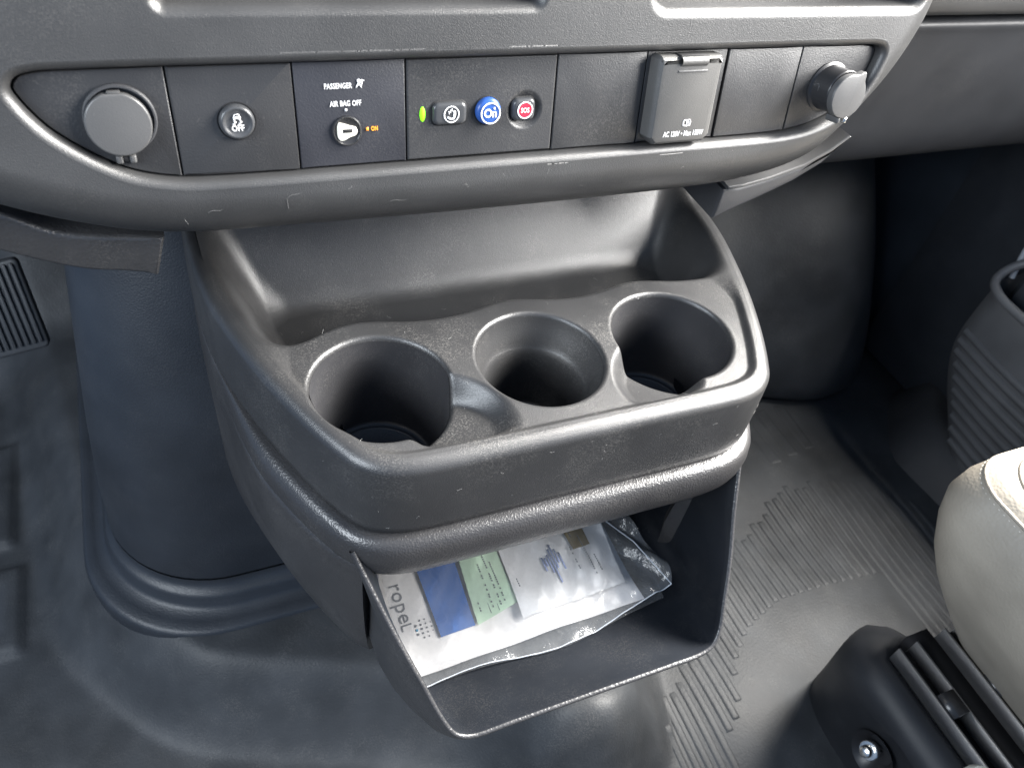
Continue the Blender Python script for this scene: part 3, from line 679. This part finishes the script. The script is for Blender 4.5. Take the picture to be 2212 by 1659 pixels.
grid('bin_back', np.array([bk, np.array([(p[0], p[1], .425) for p in bk])]), 'bin_in_shaded', con)
grid('bin_roof', np.array([[(-.16, .28, .384), (.16, .28, .384)], [(-.16, .40, .384), (.16, .40, .384)]]), 'bin_in_shaded', con)

# ================================================================== DOCUMENTS IN THE BIN
ZD = .274
def wav(x, y): return .0016*np.sin(x*38+1.2)*np.cos(y*50)+.0010*np.sin(x*90+y*60)
def sheet(name, poly, z, mat, parent=None, nu=26, nv=16, curl=0):
    """quad sheet (4 corners: front-left, front-right, back-right, back-left) with real thickness"""
    A, B, C_, D_ = [np.array(p) for p in poly]; rows = []
    for side in (0, 1):
        g = []
        for u in np.linspace(0, 1, nu):
            row = []
            for v in np.linspace(0, 1, nv):
                p = (A*(1-u)+B*u)*(1-v)+(D_*(1-u)+C_*u)*v
                row.append((p[0], p[1], z+wav(p[0], p[1])+curl*u**3-side*.0008))
            g.append(row)
        rows.append(np.array(g))
    top, bot = rows
    return many(name, [(top.reshape(-1, 3), quads(nu, nv)), (bot.reshape(-1, 3), quads(nu, nv)[:, ::-1])], mat, parent)
class Sheet:
    ex = None
def onz(z): return Frame((0, 0, z), (1, 0, 0), (0, 1, 0), (0, 0, 1))
def drape(o):
    if o.name.startswith('small_print') or o.name.startswith('stamp'): o['kind'] = 'stuff'
    me = o.data; n = len(me.vertices); co = np.empty(n*3); me.vertices.foreach_get('co', co); co = co.reshape(-1, 3)
    co[:, 2] += wav(co[:, 0], co[:, 1]); me.vertices.foreach_set('co', co.astype(np.float32).ravel()); return o
fo = sheet('document_folder', [(-.1185, .2275), (.085, .2330), (.080, .345), (-.130, .345)], .2800, 'folder')
tag(fo, 'white printed folder with grey lettering along its left edge, under the forms in the bag', 'folder')
tx = text('lettering', 'rope', -.1085, .2885, .2803, .0165, 'ink', fo, onz(0), sx=1.05, rot=-math.pi/2); drape(tx)
tx = text('lettering', 'L', -.1098, .2680, .2803, .0125, 'ink', fo, onz(0), sx=1.0, rot=-math.pi/2); drape(tx)
dots = []; dd = []
for i in range(4):
    for j in range(5):
        if abs(i-1.5)+abs(j-2) > 3.2: continue
        (dd if (i == 0 and j == 2) else dots).extend(disc(-.1025+.0040*i, .2560+.0035*j, .0011-.00018*i-.00008*abs(j-2), 8))
drape(icon('emblem', dots, .2804, 'ink', fo, onz(0))); drape(icon('emblem', dd, .2804, 'inkblue', fo, onz(0)))
lines = [[(-.1205+.0*i, .2600), (-.1200, .2600), (-.1200, .3000), (-.1205, .3000)] for i in range(1)]; drape(icon('small_print', lines, .2804, 'faint', fo, onz(0)))
pb = sheet('blue_card', [(-.0868, .2515), (-.0578, .2535), (-.0560, .335), (-.0890, .335)], .2822, 'pblue', None, 10, 12)
tag(pb, 'blue card lying between the white folder and the green slip', 'card')
gr = sheet('green_slip', [(-.0560, .2525), (-.0195, .2600), (-.0185, .335), (-.0520, .335)], .2836, 'pgreen', None, 12, 12)
tag(gr, 'pale green printed slip lying right of the blue card', 'slip')
gl = []
for (x, y0, y1) in ((-.0400, .262, .300), (-.0335, .262, .325), (-.0295, .264, .300), (-.0505, .262, .270)):
    gl += [[(x, yy), (x+.0009, yy), (x+.0009, yy+.0014), (x, yy+.0014)] for yy in np.arange(y0, y1, .0021) if random.random() > .2]
gl += [[(-.0430, .258), (-.0427, .258), (-.0427, .33), (-.0430, .33)], [(-.0360, .258), (-.0357, .258), (-.0357, .33), (-.0360, .33)]]
drape(icon('small_print', gl, .2840, 'ink', gr, onz(0)))
fm = sheet('paper_form', [(-.0215, .2450), (.0720, .2480), (.0800, .345), (-.0150, .345)], .2850, 'paper', None, 24, 16, .004)
tag(fm, 'white paper form with blue stamp print in the plastic bag', 'form')
fl_ = []
for (x, y0, y1) in ((-.0150, .270, .278), (.040, .270, .293), (.052, .262, .300), (.0580, .262, .280), (.0455, .300, .33)):
    fl_ += [[(x, yy), (x+.0010, yy), (x+.0010, yy+.0014), (x, yy+.0014)] for yy in np.arange(y0, y1, .0021) if random.random() > .15]
drape(icon('small_print', fl_, .2880, 'ink', fm, onz(0)))
st = [[(x, .262+.02*abs(math.sin(x*300))), (x+.0013, .262+.02*abs(math.sin(x*300))), (x+.0013, .302-.012*abs(math.cos(x*200))), (x, .302-.012*abs(math.cos(x*200)))] for x in np.arange(.0135, .031, .0026)]
drape(icon('stamp_print', st, .2862, 'stamp', fm, onz(0)))
cd = sheet('gold_card', [(.0430, .2895), (.0595, .2905), (.0600, .335), (.0410, .335)], .2878, 'gold', None, 8, 8); tag(cd, 'small dark gold card at the back edge of the white form', 'card')
# the bag: two film sheets, sealed along a welded front strip, with a loose right end
def film_z(x, y):
    z = .2895+wav(x, y)+.0010*np.sin(x*55+y*40)*np.sin(y*70-x*21)+.0004*np.sin(x*170-y*120)+.0035*ss((x-.03)/.05)
    z = z-.0115*ss((.236-y)/.016)*1
    return z
rows = []; rows2 = []
for u in np.linspace(0, 1, 110):
    row = []; r2 = []
    for v in np.linspace(0, 1, 60):
        xl = -.1225+.006*v; xr = .104-.012*v+.004*math.sin(v*9); x = xl+(xr-xl)*u
        yf = .2180+.010*ss(np.array((u-.45)/.4))+.004*math.sin(u*7); y = yf+(.345-yf)*v
        fold = ss(np.array((u-.86)/.14)); z = float(film_z(np.array(x), np.array(y)))+.012*fold*math.sin(2.2*v+.6)-.004*fold*math.sin(u*60+v*14)
        z += (.0016*abs(math.sin(u*23+v*9))**.6+.0012*abs(math.sin(u*41-v*17)))*(.35+.65*float(ss(np.array((u-.35)/.5))))-.0012
        z = max(z, .2705); row.append((x, y, z)); r2.append((x, y, min(z-.0012, .2745)))
    rows.append(row); rows2.append(r2)
R1 = np.array(rows); R2 = np.array(rows2)
bag = many('plastic_bag', [(R1.reshape(-1, 3), quads(110, 60)), (R2.reshape(-1, 3), quads(110, 60)[:, ::-1])], 'film', None)
tag(bag, 'crumpled clear plastic bag of papers lying in the console bin', 'bag')
ed = np.array([(p[0], p[1], p[2]) for p in R1[:, 0]]); tube('welded_edge', ed, .00045, 'strip', bag, 6)
tube('crease', [R1[-1, 0], R1[-6, 22]+np.array([0, 0, .002]), R1[-14, 44]+np.array([0, 0, .002])], .0005, 'strip', bag, 5)
# ================================================================== PASSENGER SEAT
seat = thing('passenger_seat', 'beige leather passenger seat cushion on black floor rails', 'seat', (.55, 0, .1))
def seat_ring(x0, yf, z, r=.075, n=10, x1=.86, yb=-.40):
    x0 = x0+.017; yf = yf-.006; r = r*(.85-.33*float(ss(np.array((z-.30)/.10))))
    pts = [(x0, yb)]
    for k in range(n+1):
        a = math.pi-math.pi/2*k/n; pts.append((x0+r+r*math.cos(a), yf-r+r*math.sin(a)))
    pts += [(x0+.2, yf+.004), (x1, yf)]
    q = np.array(pts); q = np.concatenate([np.linspace(q[0], q[1], 12)[:-1], q[1:-2], np.linspace(q[-3], q[-1], 10)[1:]])
    return [(x, y, z) for x, y in q]
SL = [(.405, .155, .175, .05), (.385, .172, .205, .055), (.362, .190, .24, .06), (.338, .204, .275, .066), (.318, .214, .31, .07), (.306, .219, .345, .074), (.302, .220, .372, .075),
      (.305, .217, .392, .075), (.310, .213, .403, .075), (.3125, .2115, .4070, .074), (.3135, .2105, .4082, .074), (.3190, .206, .4150, .072), (.327, .199, .4190, .070), (.3300, .1965, .4196, .069),
      (.3330, .194, .4225, .068), (.345, .183, .4290, .06), (.370, .160, .4350, .055), (.42, .11, .440, .05), (.60, .0, .442, .02)]
rows = np.array([seat_ring(a, b, c_, r) for a, b, c_, r in SL])
grid('cushion', rows, 'leather', seat)
def seam_path(lv, off=.0009):
    a, b, c_, r = lv; return np.array(seat_ring(a-off*.7, b+off*.7, c_+off*.4, r))
for lv in (SL[10], SL[13]):
    sp = seam_path(lv, .0004); tube('seam', sp, .0017, 'leather', seat, 6)
    st = []
    P = seam_path((lv[0]-.0012, lv[1]+.0012, lv[2]-.0042, lv[3]), .0004)
    L_ = np.r_[0, np.cumsum(np.linalg.norm(np.diff(P, axis=0), axis=1))]
    for s in np.arange(.12, L_[-1], .0052):
        q = np.array([np.interp(s, L_, P[:, k]) for k in range(3)]); q2 = np.array([np.interp(s+.0034, L_, P[:, k]) for k in range(3)])
        rws = tube_rows([q, (q+q2)/2+np.array([-.0003, .0003, .0003]), q2], .0009, 5); st.append((rws.reshape(-1, 3), quads(3, 5, False, True)))
    o = many('stitching', st, 'seam', seat); o['kind'] = 'stuff'
# plastic base cover
rows = []
for t in np.linspace(0, 1, 40):
    y = .190-.45*t; e = math.sqrt(max(0, 1-(1-min(1, t*7.0))**2)); row = []
    for j_, (x, z) in enumerate([(.350, -.005), (.340, .05), (.328, .085), (.318, .115), (.311, .138), (.311, .155), (.316, .168), (.325, .176), (.334, .179), (.342, .177), (.346, .165), (.346, .05)]):
        cxx = .345; fr_ = float(ss(np.array((.155-y)/.012))); xr = x+(1-fr_)*.058*max(0, (x-.330)/.016) if j_ > 6 else x; row.append((cxx+.030*(1-e)+(xr-cxx)*(.35+.65*e), y, z*(.78+.22*e)-.010*(1-fr_)*(j_ > 8) if z > 0 else z))
    rows.append(row)
rows = np.array(rows); cap = np.repeat(rows[0].mean(0)[None], rows.shape[1], 0)*np.array([1, 1, 1])
from itertools import product
X_ = rows[:, :, 0]
# hollow for the fixing bolt in the flank
for i, j in product(range(rows.shape[0]), range(rows.shape[1])):
    x, y, z = rows[i, j]
    if j in (1, 2, 3, 4): rows[i, j, 0] += .012*math.exp(-((y-.075)/.035)**2)
grid('base_cover', np.concatenate([cap[None], rows]), 'glove', seat)
lathe('bolt_recess', [(.024, 0), (.020, -.003), (.013, -.012), (.001, -.013)], (0, 0), 'railblack', seat, Frame((.321, .086, .095), (0, 1, 0), (0, 0, 1), (-1, 0, 0)), 28, sx=1, sy=1.2)
BF = Frame((.318, .090, .100), (0, 1, 0), (.45, 0, .89), (-.89, 0, .45))
lathe('bolt', [(.0095, -.004), (.0095, .001), (.0088, .0018), (.0060, .002), (.0058, .008), (.0050, .0095), (.003, .0105), (.0001, .0107)], (0, 0), 'bolt', seat, BF, 24)
def rail(x, z, parent):
    for dx, w_, hgt in ((-.0115, .0010, .012), (.0115, .0010, .012)):
        many('rail_wall', [box((x+dx, -.10, z), (w_, .245, hgt))], 'metal', parent)
    many('rail_bed', [box((x, -.10, z-.010), (.0105, .244, .004))], 'railblack', parent)
    many('rail_roller', [box((x, .085, z+.006), (.0085, .011, .009))], 'gloss', parent)
rail(.358, .182, seat); rail(.412, .190, seat)
many('rail_bridge', [box((.385, -.10, .172), (.0135, .255, .012))], 'railblack', seat)
lathe('lever_knob', [(.016, 0), (.0155, .012), (.012, .019), (.006, .022), (.0001, .023)], (0, 0), 'cream', seat, Frame((.318, .022, .198), (1, 0, 0), (0, 1, 0), (0, 0, 1)), 24)

# ================================================================== PASSENGER DOOR
door = thing('passenger_door', 'grey passenger door panel with a ribbed map pocket behind the seat', 'door', (.80, .3, .05))
DF = Frame((.745, 0, 0), (0, 1, 0), (0, 0, 1), (-1, 0, 0))
pk = catmull([(.4900, .2930), (.4925, .250), (.4925, .205), (.4850, .172), (.462, .130), (.432, .092), (.40, .055), (.37, .022)], 4, False)
rows = []
for (y, z) in pk:
    row = []
    for t in np.linspace(0, 1, 30):
        yy = y-t*(y+.25); bul = .012*math.sin(min(1, t*6)*math.pi/2); zz = z+(0 if z < .28 else -.02*t)
        row.append((.765-bul-.03*max(0, (z-.12)), yy, zz))
    rows.append([(.84, y+.012, z), (.79, y+.010, z), (.772, y+.004, z)]+row)
pocket = grid('map_pocket', rows, 'door', door)
rimp = catmull([(.745, -.05, .288), (.742, .30, .292), (.740, .42, .294), (.742, .470, .297), (.750, .488, .303), (.765, .492, .316), (.785, .478, .340), (.80, .45, .37), (.82, .40, .40)], 6, False)
tube('pocket_rim', rimp, .006, 'door', door, 10)
grid('pocket_inside', [[(.770, y, .19), (.80, y, .24), (.815, y, .42)] for y in (-.2, .30, .44, .482)], 'cover', door)
for k in range(10):
    z = .2150-.0165*k; y1 = .4905-(0 if z > .19 else (.19-z)*.62)
    if y1 < .3: continue
    xf = .765-.012-.03*max(0, z-.12)
    P = []
    for t in np.linspace(0, 1, 16):
        y = y1-.004-t*.5; b = .012*math.sin(min(1, (y1-y)/.12)*math.pi/2); x0 = .765-b-.03*max(0, z-.12)
        P.append([(x0+.004, y, z-.0062), (x0-.0022, y, z-.0048), (x0-.0036, y, z), (x0-.0022, y, z+.0048), (x0+.004, y, z+.0062)])
    grid('rib', np.array(P), 'door', door)
grid('door_skin', [[(.83, y, .02), (.84, y, .35), (.83, y, .62)] for y in (-.3, .3, .60, .66)], 'cover', door)
tube('weather_strip', catmull([(.80, .498, .293), (.803, .506, .330), (.806, .508, .372), (.81, .505, .42), (.815, .50, .5)], 6, False), .004, 'strip', door, 8)

# ================================================================== LINT AND SCUFFS
lint = []
def add_hair(p, ln, up, r=.00011, n=7, bend=1.0):
    a = random.uniform(0, 2*math.pi); c_ = random.uniform(-1, 1)*bend; pts = []; q = np.array(p, float)
    e1 = np.cross(up, [.3, .8, .5]); e1 /= np.linalg.norm(e1); e2 = np.cross(up, e1)
    for k in range(n):
        pts.append(q.copy()); q = q+(math.cos(a)*e1+math.sin(a)*e2)*ln/n; a += c_*3/n
    rw = tube_rows(pts, r, 4); lint.append((rw.reshape(-1, 3), quads(n, 4, False, True)))
for i in range(80):
    x = random.uniform(-.17, .17); y = random.uniform(.268, .45)
    if min(math.hypot(x-c_[0], y-c_[1])-c_[2] for c_ in CUPS) < .001: continue
    if sdf(np.array([x]), np.array([y]), RIMC)[0] > -.008: continue
    z = float(tray_z(np.array([x]), np.array([y]))[0]); add_hair((x, y, z+.0002), random.uniform(.0015, .006), np.array([0, 0, 1.]), random.uniform(.00005, .00009))
for i in range(26):
    i_ = random.randrange(len(RIM)//4, 3*len(RIM)//4); p, n = RIM[i_], NR[i_]; z = random.uniform(.432, .484)
    add_hair((p[0]+n[0]*.0012, p[1]+n[1]*.0012, z), random.uniform(.001, .005), np.array([n[0], n[1], .01]), random.uniform(.00005, .00009))
for i in range(7):
    x = random.uniform(-.22, .2); s = random.uniform(-.066, -.05); add_hair(PAN(x, s, .0088-.034*(1-math.sqrt(max(0, 1-max(0, 1-(s+.085)/.03)**2)))), random.uniform(.001, .005), PAN.en, .00005)
sc_marks = []
def scratch(x, s_, ln, ang, n=6, r=.00012):
    pts = []
    for k in range(n):
        xx = x+ln*math.cos(ang)*k/n; ss_ = s_+ln*math.sin(ang)*k/n+.0006*math.sin(k*1.1)
        dd_ = .008-.034*(1-math.sqrt(max(0, 1-max(0, 1-(ss_+.084)/.03)**2))); pts.append(PAN(xx, ss_, dd_-r*.4))
    rw = tube_rows(pts, r, 4); sc_marks.append((rw.reshape(-1, 3), quads(n, 4, False, True)))
for a_ in ((-.158, -.0555, .010, .35), (-.1585, -.0560, .007, -1.45), (-.03, -.052, .020, -1.1), (.012, -.060, .006, .3), (.09, -.057, .006, -1.2), (-.10, -.064, .012, .05), (-.2, -.060, .009, .2), (.14, -.058, .006, -1.4), (.045, -.064, .008, .1)): scratch(*a_)
sm = many('scuff', sc_marks, 'scuff', dash); sm['kind'] = 'stuff'
lo = many('lint', lint, 'lint', None); lo['kind'] = 'stuff'; lo['label'] = 'pale lint and short hairs scattered over the console and dash lip'; lo['category'] = 'lint'
